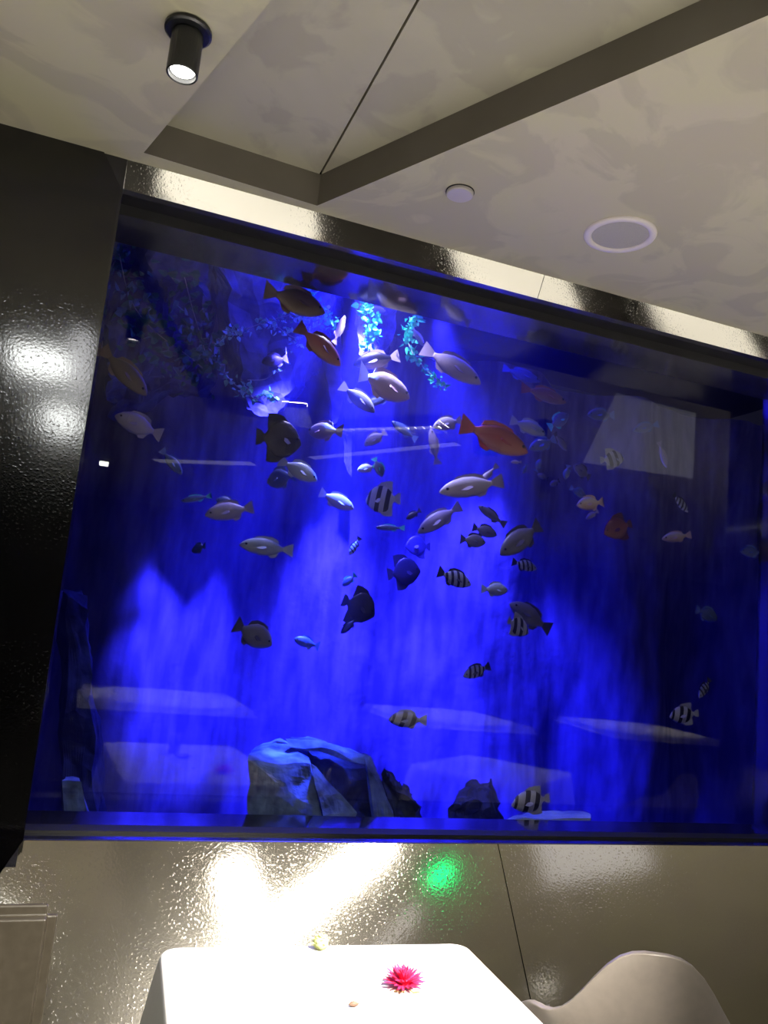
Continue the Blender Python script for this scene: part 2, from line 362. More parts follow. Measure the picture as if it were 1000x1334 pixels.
rock('hanging_rock', pts2([(470, 350, 1.45), (516, 370, 1.45), (512, 440, 1.5), (490, 475, 1.5), (464, 460, 1.5)], [(515, 350, 2.3), (500, 460, 2.3), (466, 350, 2.3)]), ROCKM,
     'rounded hanging rock with a bright green clump in front', sub=4, amp=.03, sc=7, seed=14)
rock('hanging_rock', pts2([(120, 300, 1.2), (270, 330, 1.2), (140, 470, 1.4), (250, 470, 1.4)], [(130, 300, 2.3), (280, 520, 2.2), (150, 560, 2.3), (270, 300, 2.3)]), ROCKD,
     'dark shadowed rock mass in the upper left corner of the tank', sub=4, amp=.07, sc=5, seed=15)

# ------------------------------------------------------------------ ivy
STEM = mat('ivy_stem', (.32, .34, .30), .6)
LEAFB = noisy('ivy_leaf_bright', (.03, .75, .42), (.15, .95, .70), 20, .5)
LEAFG = noisy('ivy_leaf_green', (.04, .30, .14), (.14, .55, .35), 20, .5)
LEAFP = noisy('ivy_leaf_pale', (.15, .5, .45), (.45, .8, .75), 20, .5)
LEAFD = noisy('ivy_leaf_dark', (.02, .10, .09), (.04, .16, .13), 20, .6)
def spline(pts, n):
    out = []; P = [pts[0]] + list(pts) + [pts[-1]]
    for i in range(1, len(P) - 2):
        for k in range(n):
            t = k / n; a, b, c, d = P[i - 1], P[i], P[i + 1], P[i + 2]
            out.append(.5 * ((2 * b) + (c - a) * t + (2 * a - 5 * b + 4 * c - d) * t * t + (3 * b - a - 3 * c + d) * t ** 3))
    out.append(P[-2]); return out
def ivy(label, pxs, Y, m, n, size, spread, seed):
    rnd = random.Random(seed)
    pts = spline([px(x, y, Y + (rnd.random() - .5) * .08) for x, y in pxs], 8)
    base = pts[0].copy(); e = empty('ivy_vine', base); tag(e, label, 'plant', 'ivy vines hanging in the aquarium')
    bm = bmesh.new(); tube(bm, [p - base for p in pts], .0022, 5); bmobj('stem', bm, STEM, e, True)
    bm = bmesh.new()
    for k in range(n):
        t = rnd.random() * (len(pts) - 1.001); i = int(t); p = pts[i].lerp(pts[i + 1], t - i) - base
        p += Vector((rnd.gauss(0, spread), rnd.gauss(0, spread), rnd.gauss(0, spread)))
        s = size * (.55 + .8 * rnd.random())
        u = Vector((rnd.gauss(0, 1), rnd.gauss(0, .6), rnd.gauss(-.4, .8))).normalized(); w_ = u.cross(Vector((rnd.gauss(0, 1), rnd.gauss(0, 1), rnd.gauss(.6, 1)))).normalized(); h = u.cross(w_)
        out = [(-.0, 0, 0), (.25, .42, .1), (.62, .30, .05), (1.0, 0, -.08), (.62, -.30, .05), (.25, -.42, .1)]
        vv = [bm.verts.new(p + u * (a * s) + w_ * (b * s) + h * (c * s)) for a, b, c in out]
        bm.faces.new((vv[0], vv[1], vv[2], vv[3])); bm.faces.new((vv[0], vv[3], vv[4], vv[5]))
    o = bmobj('leaves', bm, m, e); o['kind'] = 'stuff'
    return e
ivy('leafy ivy loop hanging at the left of the rock, curling under', [(300, 430), (283, 450), (288, 478), (305, 500), (322, 512)], 1.10, LEAFP, 70, .030, .014, 1)
ivy('bare ivy tendril curving up beneath the ivy loop', [(322, 495), (345, 494), (360, 482), (372, 468), (372, 452)], 1.10, LEAFP, 14, .028, .006, 2)
ivy('green ivy tip dangling lowest under the loop', [(322, 505), (332, 520), (350, 512), (362, 524)], 1.08, LEAFG, 26, .034, .008, 3)
ivy('long ivy swag across the front of the broad hanging rock', [(300, 437), (330, 425), (360, 415), (385, 410), (405, 415), (425, 405)], 1.12, LEAFP, 110, .028, .018, 4)
ivy('turquoise ivy tuft beside the tail of the red snapper', [(405, 385), (420, 405), (425, 418), (440, 420)], 1.05, LEAFB, 80, .028, .022, 5)
ivy('bright turquoise ivy clump on the rounded hanging rock', [(473, 398), (482, 412), (480, 428), (486, 440), (476, 455)], 1.02, LEAFB, 130, .036, .022, 6)
ivy('turquoise ivy strand trailing right of the rounded rock, top half', [(545, 408), (534, 425), (530, 440), (538, 462)], .98, LEAFB, 80, .034, .016, 7)
ivy('turquoise ivy strand trailing lowest, its thin bottom half', [(538, 460), (552, 478), (566, 492), (581, 506)], .98, LEAFB, 70, .028, .010, 8)
ivy('pale blue ivy in front of the broad rock, middle', [(360, 425), (385, 440), (400, 425), (385, 455)], 1.2, LEAFP, 60, .028, .03, 9)
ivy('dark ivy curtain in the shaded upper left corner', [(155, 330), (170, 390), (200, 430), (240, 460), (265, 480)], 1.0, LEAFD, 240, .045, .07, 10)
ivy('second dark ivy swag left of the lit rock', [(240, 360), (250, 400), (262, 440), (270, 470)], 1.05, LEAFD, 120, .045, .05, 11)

# ------------------------------------------------------------------ fish
def fish_mat(name, back, side, belly, bands=None, rough=.35, dots=0.0):
    m = mat(name, side, rough, spec=.5); tc = N(m, 'ShaderNodeTexCoord'); sx = N(m, 'ShaderNodeSeparateXYZ'); L(m, tc, 'Object', sx, 'Vector')
    no = N(m, 'ShaderNodeTexNoise', Scale=6.0, Detail=3); L(m, tc, 'Object', no, 'Vector')
    a = N(m, 'ShaderNodeMath', operation='MULTIPLY_ADD'); a.inputs[1].default_value = 1.0; a.inputs[2].default_value = .42; L(m, sx, 'Z', a, 0)
    b = N(m, 'ShaderNodeMath', operation='MULTIPLY_ADD'); b.inputs[1].default_value = .16; L(m, no, 'Fac', b, 0); L(m, a, 'Value', b, 2)
    r = ramp(m, [(.10, belly), (.45, side), (.85, back)]); L(m, b, 'Value', r, 'Fac')
    if bands:
        col, edges = bands
        st = [(0.0, (0, 0, 0))]
        r2 = N(m, 'ShaderNodeValToRGB'); r2.color_ramp.interpolation = 'CONSTANT'; e = r2.color_ramp.elements
        e[0].position = 0; e[0].color = (0, 0, 0, 1); e[1].position = 1; e[1].color = (0, 0, 0, 1)
        for lo, hi in edges:
            x = e.new(lo); x.color = (1, 1, 1, 1); x = e.new(hi); x.color = (0, 0, 0, 1)
        s = N(m, 'ShaderNodeMath', operation='MULTIPLY_ADD'); s.inputs[1].default_value = 1.0; s.inputs[2].default_value = .5; L(m, sx, 'X', s, 0)
        s2 = N(m, 'ShaderNodeMath', operation='MULTIPLY_ADD'); s2.inputs[1].default_value = .15; L(m, sx, 'Z', s2, 0); L(m, s, 'Value', s2, 2)
        L(m, s2, 'Value', r2, 'Fac')
        mx = N(m, 'ShaderNodeMix', data_type='RGBA'); L(m, r2, 'Color', mx, 0); L(m, r, 'Color', mx, 6); mx.inputs[7].default_value = (*col, 1); L(m, mx, 2, BS(m), 'Base Color')
    else: L(m, r, 'Color', BS(m), 'Base Color')
    sc = N(m, 'ShaderNodeTexVoronoi', Scale=34.0); L(m, tc, 'Object', sc, 'Vector'); bump(m, sc, .12, .02, 'Distance')
    return m
BLK = (.015, .015, .03)
FM = {
 'orange': (fish_mat('fish_orange', (.28, .10, .07), (.40, .17, .11), (.42, .24, .18)), mat('fin_orange', (.40, .12, .08), .5)),
 'red': (fish_mat('fish_red', (.30, .05, .05), (.46, .13, .11), (.48, .21, .17)), mat('fin_red', (.45, .06, .06), .5)),
 'darkred': (fish_mat('fish_dark_red', (.22, .05, .05), (.34, .09, .07), (.30, .12, .10)), mat('fin_dark_red', (.14, .03, .04), .5)),
 'pale': (fish_mat('fish_pale', (.75, .70, .72), (.55, .47, .50), (.34, .28, .34)), mat('fin_pale', (.38, .32, .40), .5)),
 'cream': (fish_mat('fish_cream', (.85, .76, .60), (.66, .48, .36), (.45, .28, .24)), mat('fin_cream', (.65, .45, .42), .5)),
 'lilac': (fish_mat('fish_lilac', (.42, .37, .52), (.36, .31, .44), (.30, .26, .36)), mat('fin_lilac', (.35, .30, .5), .5)),
 'silver': (fish_mat('fish_silver', (.42, .50, .56), (.40, .44, .48), (.34, .35, .38)), mat('fin_silver', (.45, .5, .6), .5)),
 'grey': (fish_mat('fish_grey', (.15, .14, .17), (.19, .18, .20), (.22, .21, .22)), mat('fin_grey', (.07, .06, .09), .5)),
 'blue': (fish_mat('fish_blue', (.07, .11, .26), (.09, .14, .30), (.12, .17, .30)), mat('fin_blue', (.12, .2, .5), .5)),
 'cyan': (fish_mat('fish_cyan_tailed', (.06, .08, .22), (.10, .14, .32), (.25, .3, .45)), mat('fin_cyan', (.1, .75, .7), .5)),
 'dark': (fish_mat('fish_dark', (.012, .012, .03), (.025, .022, .05), (.035, .03, .06)), mat('fin_dark', (.015, .013, .03), .5)),
 'brown': (fish_mat('fish_brown', (.09, .06, .055), (.14, .095, .08), (.17, .12, .10)), mat('fin_brown', (.15, .09, .08), .5)),
 'banded': (fish_mat('fish_banded', (.6, .6, .65), (.5, .5, .56), (.42, .42, .48), (BLK, [(.26, .40), (.55, .68), (.86, .93)])), mat('fin_banded', (.45, .45, .5), .5)),
 'striped': (fish_mat('fish_striped', (.30, .32, .40), (.42, .44, .52), (.48, .5, .56), (BLK, [(.20, .27), (.36, .44), (.54, .62), (.72, .80)])), mat('fin_striped', (.04, .04, .07), .5)),
 'saddled': (fish_mat('fish_saddled', (.004, .004, .01), (.005, .005, .012), (.75, .62, .55)), mat('fin_saddled', (.5, .42, .55), .5)),
 'bicolor': (fish_mat('fish_silver_dark', (.70, .80, .82), (.035, .035, .07), (.06, .05, .06)), mat('fin_bicolor', (.45, .45, .55), .5)),
}
EYE = mat('fish_eye', (.01, .01, .012), .1)
# profiles: x (nose +.5 ... tail root -.32), top, bottom (fraction of height), half width (fraction of height)
PROF = {
 'oval': [(.50, .02, -.06, .03), (.46, .14, -.15, .09), (.38, .30, -.27, .16), (.26, .43, -.39, .21), (.10, .50, -.47, .23), (-.06, .46, -.46, .21), (-.20, .30, -.32, .15), (-.29, .15, -.17, .08), (-.34, .11, -.12, .05)],
 'slim': [(.50, .04, -.05, .05), (.44, .22, -.22, .18), (.32, .40, -.40, .30), (.15, .50, -.50, .36), (-.04, .46, -.46, .32), (-.20, .28, -.28, .20), (-.32, .15, -.15, .09), (-.36, .13, -.13, .07)],
 'disc': [(.50, .0, -.10, .03), (.45, .13, -.18, .07), (.36, .33, -.30, .12), (.22, .47, -.44, .15), (.04, .52, -.50, .15), (-.12, .46, -.46, .13), (-.26, .28, -.30, .09), (-.34, .11, -.13, .05), (-.38, .09, -.10, .04)],
}
_cache = {}
def body_mesh(kind, bend):
    key = ('b', kind, bend)
    if key in _cache: return _cache[key].copy()
    bm = bmesh.new(); n = 12; rings = []
    for x, t, b, w in PROF[kind]:
        c = (t + b) / 2; h = (t - b) / 2; rr = []
        for k in range(n):
            a = 2 * math.pi * k / n; s = math.sin(a)
            rr.append(bm.verts.new((x, w * math.cos(a) * .9 + bend * max(0, .1 - x) ** 2, c + h * s)))
        rings.append(rr)
    for a, b in zip(rings, rings[1:]):
        for k in range(n): bm.faces.new((a[k], b[k], b[(k + 1) % n], a[(k + 1) % n]))
    bm.faces.new(rings[0]); bm.faces.new(rings[-1][::-1])
    bmesh.ops.subdivide_edges(bm, edges=bm.edges[:], cuts=1, smooth=.8, use_grid_fill=True)
    bmesh.ops.recalc_face_normals(bm, faces=bm.faces[:])
    me = bpy.data.meshes.new('body'); bm.to_mesh(me); bm.free()
    for p in me.polygons: p.use_smooth = True
    _cache[key] = me; return me.copy()
def fin_mesh(key, poly, bend, t=.010, lat=0.0):
    key = ('f', key, bend)
    if key in _cache: return _cache[key].copy()
    bm = bmesh.new()
    def P(x, z, s): return (x, bend * max(0, .1 - x) ** 2 + s * t + lat * abs(z), z)
    a = [bm.verts.new(P(x, z, 1)) for x, z in poly]; b = [bm.verts.new(P(x, z, -1)) for x, z in poly]
    bm.faces.new(a); bm.faces.new(b[::-1])
    for i in range(len(a)):
        j = (i + 1) % len(a); bm.faces.new((a[i], b[i], b[j], a[j]))
    bmesh.ops.triangulate(bm, faces=bm.faces[:]); bmesh.ops.recalc_face_normals(bm, faces=bm.faces[:])
    me = bpy.data.meshes.new('fin'); bm.to_mesh(me); bm.free(); _cache[key] = me; return me.copy()
FINS = {
 'oval': {'tail_fin': [(-.32, .10), (-.42, .24), (-.53, .38), (-.49, .14), (-.46, .0), (-.49, -.14), (-.53, -.38), (-.42, -.24), (-.32, -.10)],
          'dorsal_fin': [(.26, .40), (.20, .55), (.05, .60), (-.10, .58), (-.22, .44), (-.25, .24), (-.1, .42), (.08, .47)],
          'anal_fin': [(-.05, -.43), (-.10, -.56), (-.20, -.50), (-.26, -.24), (-.16, -.34)]},
 'slim': {'tail_fin': [(-.34, .12), (-.44, .32), (-.54, .50), (-.49, .16), (-.46, 0), (-.49, -.16), (-.54, -.50), (-.44, -.32), (-.34, -.12)],
          'dorsal_fin': [(.24, .42), (.18, .62), (-.02, .64), (-.20, .44), (-.25, .22), (-.05, .44), (.10, .48)],
          'anal_fin': [(-.06, -.44), (-.12, -.64), (-.22, -.48), (-.26, -.20), (-.16, -.34)]},
 'disc': {'tail_fin': [(-.36, .08), (-.44, .18), (-.54, .22), (-.52, 0), (-.54, -.22), (-.44, -.18), (-.36, -.08)],
          'dorsal_fin': [(.20, .44), (.05, .62), (-.14, .66), (-.30, .64), (-.28, .50), (-.30, .22), (-.12, .44), (.05, .50)],
          'anal_fin': [(.08, -.48), (-.06, -.62), (-.20, -.64), (-.31, -.62), (-.28, -.48), (-.30, -.22), (-.12, -.44)]},
}
PECT = [(.0, .0), (-.10, .10), (-.20, .08), (-.22, -.04), (-.12, -.10)]
def eye_mesh():
    if 'eye' in _cache: return _cache['eye']
    bm = bmesh.new(); bmesh.ops.create_icosphere(bm, subdivisions=2, radius=1.0); me = bpy.data.meshes.new('eye'); bm.to_mesh(me); bm.free()
    for p in me.polygons: p.use_smooth = True
    _cache['eye'] = me; me.materials.append(EYE); return me
fcount = [0]
def fish(name, color, shape, nose, tail, h, Y, label, dy=0.0, roll=0.0, group=None):
    """nose and tail: where the two ends show; h: body height as seen; Y: depth in the tank; dy: how much nearer the tail is than the nose"""
    fcount[0] += 1; i = fcount[0]
    a = px(*nose, Y + dy / 2); b = px(*tail, Y - dy / 2); c = (a + b) / 2; f = (a - b); Ln = f.length; f.normalize()
    dist = (c - CAM).dot(CF); H = h * dist / FPX
    s = Vector((0, 0, 1)).cross(f)
    if s.length < .3: s = (CAM - c).normalized(); s = (s - f * s.dot(f)).normalized()
    s.normalize(); u = f.cross(s)
    if roll: q = Matrix.Rotation(roll, 3, f); s = q @ s; u = q @ u
    W = min(H, Ln * .48) if shape != 'slim' else H
    mw = Matrix((f * Ln, s * W, u * H)).transposed().to_4x4(); mw.translation = c
    e = empty(name); e.matrix_world = mw; tag(e, label, 'fish', group)
    bend = ((i * 37) % 5 - 2) * .22
    fm, ff = FM[color]
    def sh(nm, me, m):
        k = (nm, me.name.split('.')[0], color, shape, bend)
        if k in _cache: me = _cache[k]
        else: me.materials.clear(); me.materials.append(m); _cache[k] = me
        return link(nm, me, None, e)
    sh('body', body_mesh(shape, bend), fm)
    for fn, poly in FINS[shape].items(): sh(fn, fin_mesh(shape + fn, poly, bend), ff)
    big = Ln / dist * FPX > 22
    if big:
        for sd in (-1, 1):
            o = sh('pectoral_fin', fin_mesh('pect', PECT, 0, .012), ff)
            o.location = (.20, sd * .19, -.10); o.rotation_euler = (0.5 * sd, .25, -.45 * sd)
            ey = link('eye', eye_mesh(), None, e)
            k = .022; ey.scale = (k, k * Ln / W, k * Ln / H)
            if shape == 'slim': ey.location = (.40, sd * .22, .08)
            elif shape == 'disc': ey.location = (.385, sd * .095, .06)
            else: ey.location = (.385, sd * .135, .07)
    return e
F = [
 # name, colour, shape, nose, tail, h, Y, label, dy
 ('snapper', 'brown', 'oval', (423, 407), (347, 378), 36, .50, 'dusky brown snapper topmost under the ivy, facing right', .05),
 ('snapper', 'darkred', 'oval', (443, 476), (391, 425), 30, .56, 'dark red snapper diving right in front of the hanging rock', .05),
 ('wrasse', 'pale', 'slim', (552, 451), (536, 425), 9, 1.0, 'slender white fish just above the tail of the big pale bream', 0),
 ('bream', 'pale', 'oval', (626, 500), (553, 454), 30, .85, 'big pale pinkish bream swimming down right at the upper centre', -.05),
 ('bream', 'cream', 'oval', (533, 518), (466, 486), 38, .80, 'cream headed bream facing right and down, brightest of the upper group', .15),
 ('bream', 'saddled', 'oval', (460, 475), (518, 464), 24, .95, 'black backed white fish facing left above the cream headed bream', 0),
 ('bream', 'bicolor', 'oval', (488, 537), (446, 502), 22, .90, 'silver backed dark fish diving right under the cream headed bream', 0),
 ('wrasse', 'blue', 'slim', (465, 531), (514, 514), 12, 1.15, 'slim bluish fish crossing behind the silver backed dark fish', 0),
 ('snapper', 'orange', 'oval', (737, 524), (682, 505), 20, 1.10, 'brownish orange snapper at the upper right, alone in dark water', .1),
 ('surgeonfish', 'blue', 'oval', (704, 497), (655, 480), 16, 1.45, 'dim blue fish above the brownish orange snapper', 0),
 ('snapper', 'red', 'oval', (687, 589), (603, 553), 38, .62, 'largest bright red snapper right of centre, facing right', .06),
 ('bream', 'silver', 'oval', (710, 566), (668, 547), 20, .90, 'silver blue bream just above the head of the big red snapper', 0),
 ('surgeonfish', 'blue', 'oval', (689, 585), (723, 572), 18, 1.0, 'plain blue oval fish touching the nose of the big red snapper', 0),
 ('wrasse', 'cyan', 'oval', (740, 540), (716, 556), 18, 1.1, 'dark fish with a bright cyan tail near the right middle', 0),
 ('wrasse', 'grey', 'slim', (738, 587), (722, 565), 9, 1.15, 'slim grey fish pointing down below the cyan tailed dark fish', 0),
 ('surgeonfish', 'blue', 'oval', (765, 540), (799, 541), 17, 1.0, 'dim blue fish facing left right of the cyan tailed fish', 0),
 ('surgeonfish', 'blue', 'oval', (824, 561), (855, 553), 13, 1.0, 'dim blue fish over the grey reflected panel', 0),
 ('wrasse', 'lilac', 'slim', (868, 609), (858, 577), 9, .90, 'slim lilac fish hanging nose down at the right side', 0),
 ('bannerfish', 'banded', 'disc', (812, 597), (784, 599), 22, .90, 'black and white banded fish below the two dim blue fish', .05),
 ('bream', 'pale', 'oval', (564, 556), (601, 547), 18, .95, 'small pale bream facing left, left of the big red snapper tail', 0),
 ('bream', 'pale', 'oval', (572, 641), (653, 627), 28, .72, 'big bright white bream facing left at the centre', 0),
 ('wrasse', 'pale', 'slim', (620, 634), (646, 607), 9, .80, 'small white fish slanting behind the tail of the big white bream', 0),
 ('bream', 'cream', 'oval', (402, 562), (443, 561), 24, .85, 'small white fish turned half toward the glass left of centre', .35),
 ('bream', 'silver', 'oval', (413, 626), (366, 600), 24, .78, 'pale silver bream facing right beside the round blue fish', 0),
 ('surgeonfish', 'blue', 'oval', (348, 628), (382, 618), 28, .90, 'round blue fish facing left under the dark batfish', .12),
 ('bream', 'lilac', 'oval', (267, 671), (328, 661), 25, .75, 'lilac bream facing left, with a dark fish just above its back', 0),
 ('surgeonfish', 'blue', 'oval', (281, 651), (308, 656), 13, 1.0, 'dark blue fish partly hidden above the lilac bream', 0),
 ('bream', 'silver', 'oval', (312, 709), (380, 717), 24, .75, 'silver grey bream facing left below the lilac bream', 0),
 ('snapper', 'grey', 'oval', (354, 840), (308, 814), 32, .80, 'grey snapper with dark raised tail, lowest at the left', 0),
 ('wrasse', 'blue', 'slim', (383, 832), (415, 842), 14, .90, 'small light blue fish right of the grey snapper', 0),
 ('batfish', 'dark', 'disc', (488, 800), (448, 782), 40, 1.0, 'dark batfish low at the centre, facing right', 0),
 ('wrasse', 'cyan', 'slim', (446, 763), (462, 749), 10, .95, 'tiny dark fish with cyan tail above the low dark batfish', 0),
 ('wrasse', 'dark', 'slim', (444, 825), (464, 806), 10, .98, 'slim dark fish just below the low dark batfish', 0),
 ('batfish', 'dark', 'disc', (547, 742), (507, 748), 36, 1.5, 'blurred dark round batfish at the centre of the bright water', 0),
 ('batfish', 'dark', 'disc', (528, 710), (560, 712), 26, 1.9, 'faint dark round fish just above the blurred batfish', 0),
 ('bream', 'lilac', 'oval', (544, 694), (598, 660), 22, .90, 'lilac bream sloping down left, below the big white bream', 0),
 ('wrasse', 'cyan', 'slim', (489, 687), (525, 688), 8, .95, 'slender dark blue fish with a cyan tail under the banded fish', 0),
 ('wrasse', 'dark', 'slim', (529, 676), (547, 665), 8, 1.0, 'little dark fish left of the sloping lilac bream', 0),
 ('bannerfish', 'banded', 'disc', (476, 651), (520, 650), 36, .80, 'large black and white banded fish near the centre, facing left', .1),
 ('bream', 'lilac', 'oval', (461, 663), (417, 642), 20, .80, 'pale lilac bream facing right, left of the large banded fish', 0),
 ('bream', 'pale', 'oval', (465, 613), (489, 607), 12, .85, 'tiny pale fish facing left above the large banded fish', 0),
 ('wrasse', 'cyan', 'oval', (498, 621), (488, 597), 14, .82, 'small dark fish nose down beside the tiny pale fish', 0),
 ('bream', 'lilac', 'oval', (474, 580), (502, 563), 15, 1.05, 'lilac fish in the light streak above centre', 0),
 ('wrasse', 'blue', 'slim', (510, 549), (541, 572), 12, 1.1, 'slim blue fish rising left above the light streak', 0),
 ('wrasse', 'lilac', 'slim', (561, 558), (569, 603), 12, 1.0, 'slim upright lilac fish left of the small pale bream', 0),
 ('wrasse', 'striped', 'slim', (455, 723), (468, 701), 9, .85, 'tiny black and white fish nose down over the bright rock wall', 0),
 ('wrasse', 'grey', 'slim', (623, 659), (656, 683), 12, .95, 'slim grey fish below the tail of the big white bream', 0),
 ('bream', 'grey', 'oval', (647, 697), (616, 687), 16, .95, 'grey fish in the pair right of centre, the upper one', 0),
 ('bream', 'grey', 'oval', (632, 707), (601, 702), 18, .88, 'grey fish in the pair right of centre, the lower one', 0),
 ('surgeonfish', 'grey', 'oval', (651, 722), (704, 684), 30, .75, 'large grey blue surgeonfish sloping down left, tail raised', 0),
 ('bream', 'striped', 'oval', (699, 741), (668, 732), 15, .90, 'small striped fish right below the large surgeonfish', 0),
 ('bream', 'silver', 'oval', (661, 769), (629, 767), 18, .85, 'small silver fish facing right under the striped fish', 0),
 ('bannerfish', 'striped', 'oval', (613, 762), (571, 745), 22, .85, 'dark striped fish with long white dorsal streak right of the blurred batfish', 0),
 ('snapper', 'grey', 'oval', (664, 786), (714, 819), 26, .95, 'grey snapper nose up left in the pale reflected band', 0),
 ('bannerfish', 'banded', 'disc', (688, 824), (660, 808), 24, .80, 'black and white banded fish under the grey snapper at right', .05),
 ('bannerfish', 'striped', 'oval', (603, 881), (637, 868), 17, .85, 'dark striped fish low over bright blue water, facing left', 0),
 ('bannerfish', 'banded', 'oval', (506, 937), (553, 938), 22, .75, 'black and white banded fish above the boulders', 0),
 ('bannerfish', 'banded', 'disc', (666, 1048), (715, 1040), 28, .62, 'black and white banded fish over the flat pale slab', 0),
 ('bannerfish', 'banded', 'disc', (872, 933), (907, 929), 22, .75, 'black and white banded fish low in the dark right end', 0),
 ('wrasse', 'striped', 'oval', (910, 909), (925, 885), 13, .80, 'faint striped fish above the lower right banded fish', 0),
 ('bream', 'cream', 'oval', (751, 658), (785, 654), 19, .72, 'small pale cream fish facing left in dark water at right', 0),
 ('wrasse', 'blue', 'oval', (763, 648), (744, 635), 12, .95, 'small dim blue fish above the small pale cream fish', 0),
 ('surgeonfish', 'darkred', 'disc', (786, 694), (822, 682), 28, .90, 'round reddish fish with blue edge right of the cream fish', 0),
 ('bream', 'cream', 'oval', (862, 702), (898, 697), 14, 1.0, 'pale fish facing left near the right edge', 0),
 ('wrasse', 'striped', 'oval', (896, 667), (876, 644), 12, .95, 'dim striped fish above the pale fish at the right edge', 0),
 ('surgeonfish', 'blue', 'oval', (934, 807), (907, 794), 19, .90, 'dim blue fish alone at the lower right', 0),
 ('surgeonfish', 'blue', 'oval', (964, 718), (991, 720), 15, 1.0, 'dim blue fish closest to the right jamb', 0),
 ('bream', 'lilac', 'oval', (150, 541), (209, 566), 28, .75, 'lilac blue bream facing left near the left jamb', 0),
 ('snapper', 'brown', 'oval', (191, 515), (134, 455), 28, .65, 'brownish grey snapper diving right at the left jamb', 0),
 ('wrasse', 'blue', 'oval', (237, 618), (211, 587), 15, .85, 'small blue fish nose down beside the bright light reflection at left', 0),
 ('wrasse', 'cyan', 'slim', (235, 653), (274, 646), 9, .85, 'slender dark fish with teal tail left of the lilac bream', 0),
 ('batfish', 'dark', 'disc', (392, 576), (338, 568), 50, .58, 'large black batfish left of centre under the hanging rock', .05),
 ('wrasse', 'dark', 'oval', (341, 472), (374, 467), 18, 1.05, 'small dark fish inside the ivy loop', 0),
 ('wrasse', 'pale', 'slim', (449, 411), (435, 447), 9, .95, 'slender white fish upright behind the dark red snapper', 0),
 ('wrasse', 'pale', 'slim', (502, 405), (478, 401), 9, 1.15, 'tiny white fish at the bright ivy clump', 0),
 ('surgeonfish', 'blue', 'oval', (250, 718), (267, 711), 14, .95, 'tiny blue fish half turned left of the silver grey bream', .1),
 ('wrasse', 'pale', 'slim', (665, 602), (678, 602), 5, .80, 'tiny white fish below the nose of the big red snapper', 0),
 ('wrasse', 'blue', 'slim', (681, 617), (686, 604), 6, .95, 'tiny pale blue fish upright at the right of centre', 0),
 ('wrasse', 'blue', 'slim', (704, 598), (698, 613), 8, 1.1, 'tiny dim fish upright under the plain blue oval fish', 0),
 ('wrasse', 'grey', 'slim', (700, 618), (714, 624), 8, 1.15, 'tiny grey fish lower than the tiny upright dim fish', 0),
 ('wrasse', 'grey', 'slim', (716, 632), (728, 626), 8, 1.15, 'tiny grey fish furthest down right in the dim cluster', 0),
 ('wrasse', 'blue', 'slim', (736, 624), (740, 607), 8, .85, 'tiny vivid blue fish upright in the dim cluster', 0),
 ('wrasse', 'grey', 'oval', (747, 606), (768, 622), 16, 1.1, 'dark grey fish right of the tiny vivid blue fish', 0),
 ('wrasse', 'lilac', 'slim', (763, 676), (778, 666), 7, .95, 'tiny lilac fish under the small pale cream fish', 0),
]
for r in F: fish(*r[:8], dy=r[8])

# ------------------------------------------------------------------ ceiling fittings
def downlight(x, y, label, energy=60, spread=70, to=None, soft=.03, zc=ZC):
    e = empty('ceiling_spotlight', (x, y, zc)); tag(e, label, 'lamp', 'black ceiling spotlights')
    bm = bmesh.new(); lathe(bm, [(.060, -.001), (.066, -.004), (.066, -.012), (.060, -.016)], 32); bmobj('mounting_plate', bm, FIXT, e)
    bm = bmesh.new(); lathe(bm, [(.036, -.012), (.044, -.022), (.044, -.142), (.041, -.145), (.038, -.142), (.038, -.120), (.005, -.118)], 28, cap=False); bmobj('housing', bm, FIXT, e)
    bm = bmesh.new(); lathe(bm, [(.034, -.126), (.034, -.130)], 24); bmobj('lens', bm, LENS, e)
    bm = bmesh.new(); lathe(bm, [(.004, -.014), (.004, -.018)], 8, c=(.03, .035, 0)); bmobj('screw', bm, EDGE, e)
    lamp('spotlight_beam', 'SPOT', (x, y, zc - .15), energy, (1, .93, .82), to or (x, y, 0), spot_size=R(spread), spot_blend=.6, shadow_soft_size=soft)
    return e
downlight(.043, -.834, 'black cylindrical ceiling spotlight with glowing lens at upper left', 22, 60, (.5, -1.2, .75))
downlight(1.50, -3.1, 'black ceiling spotlight over the front table behind the camera', 2600, 38, (.7, -1.25, .75))
downlight(3.95, -2.85, 'black ceiling spotlight behind the camera to the right', 90, 70)
downlight(2.9, -1.2, 'black ceiling spotlight over the turned table at right', 260, 48)
downlight(.95, -5.2, 'black ceiling spotlight over the table far behind the camera', 2600, 42)
downlight(4.15, -5.2, 'black ceiling spotlight over the middle back table', 2600, 42)
downlight(6.9, -5.2, 'black ceiling spotlight over the right back table', 2600, 42)
def disc(name, x, y, r, label, cat):
    e = empty(name, (x, y, ZC)); tag(e, label, cat); return e
e = disc('ceiling_speaker', 1.746, -.502, .13, 'round white rimmed speaker with grey grille in the ceiling', 'speaker')
bm = bmesh.new(); lathe(bm, [(.108, -.001), (.108, -.005), (.112, -.010), (.134, -.010), (.138, -.004), (.138, 0)], 48, cap=False); bmobj('rim', bm, WHITEP, e, True)
bm = bmesh.new(); lathe(bm, [(.109, -.001), (.109, -.004), (.0001, -.007)], 48, cap=False); bmobj('grille', bm, GRILLE, e)
e = disc('smoke_detector', 1.072, -.463, .04, 'small flat round disc on the ceiling left of the speaker', 'detector')
bm = bmesh.new(); lathe(bm, [(.050, 0), (.050, -.012), (.046, -.016)], 32); bmobj('cover', bm, mat('detector_plastic', (.45, .42, .41), .5), e)
bm = bmesh.new(); lathe(bm, [(.053, 0), (.053, -.003)], 32); bmobj('base_ring', bm, GASKET, e)
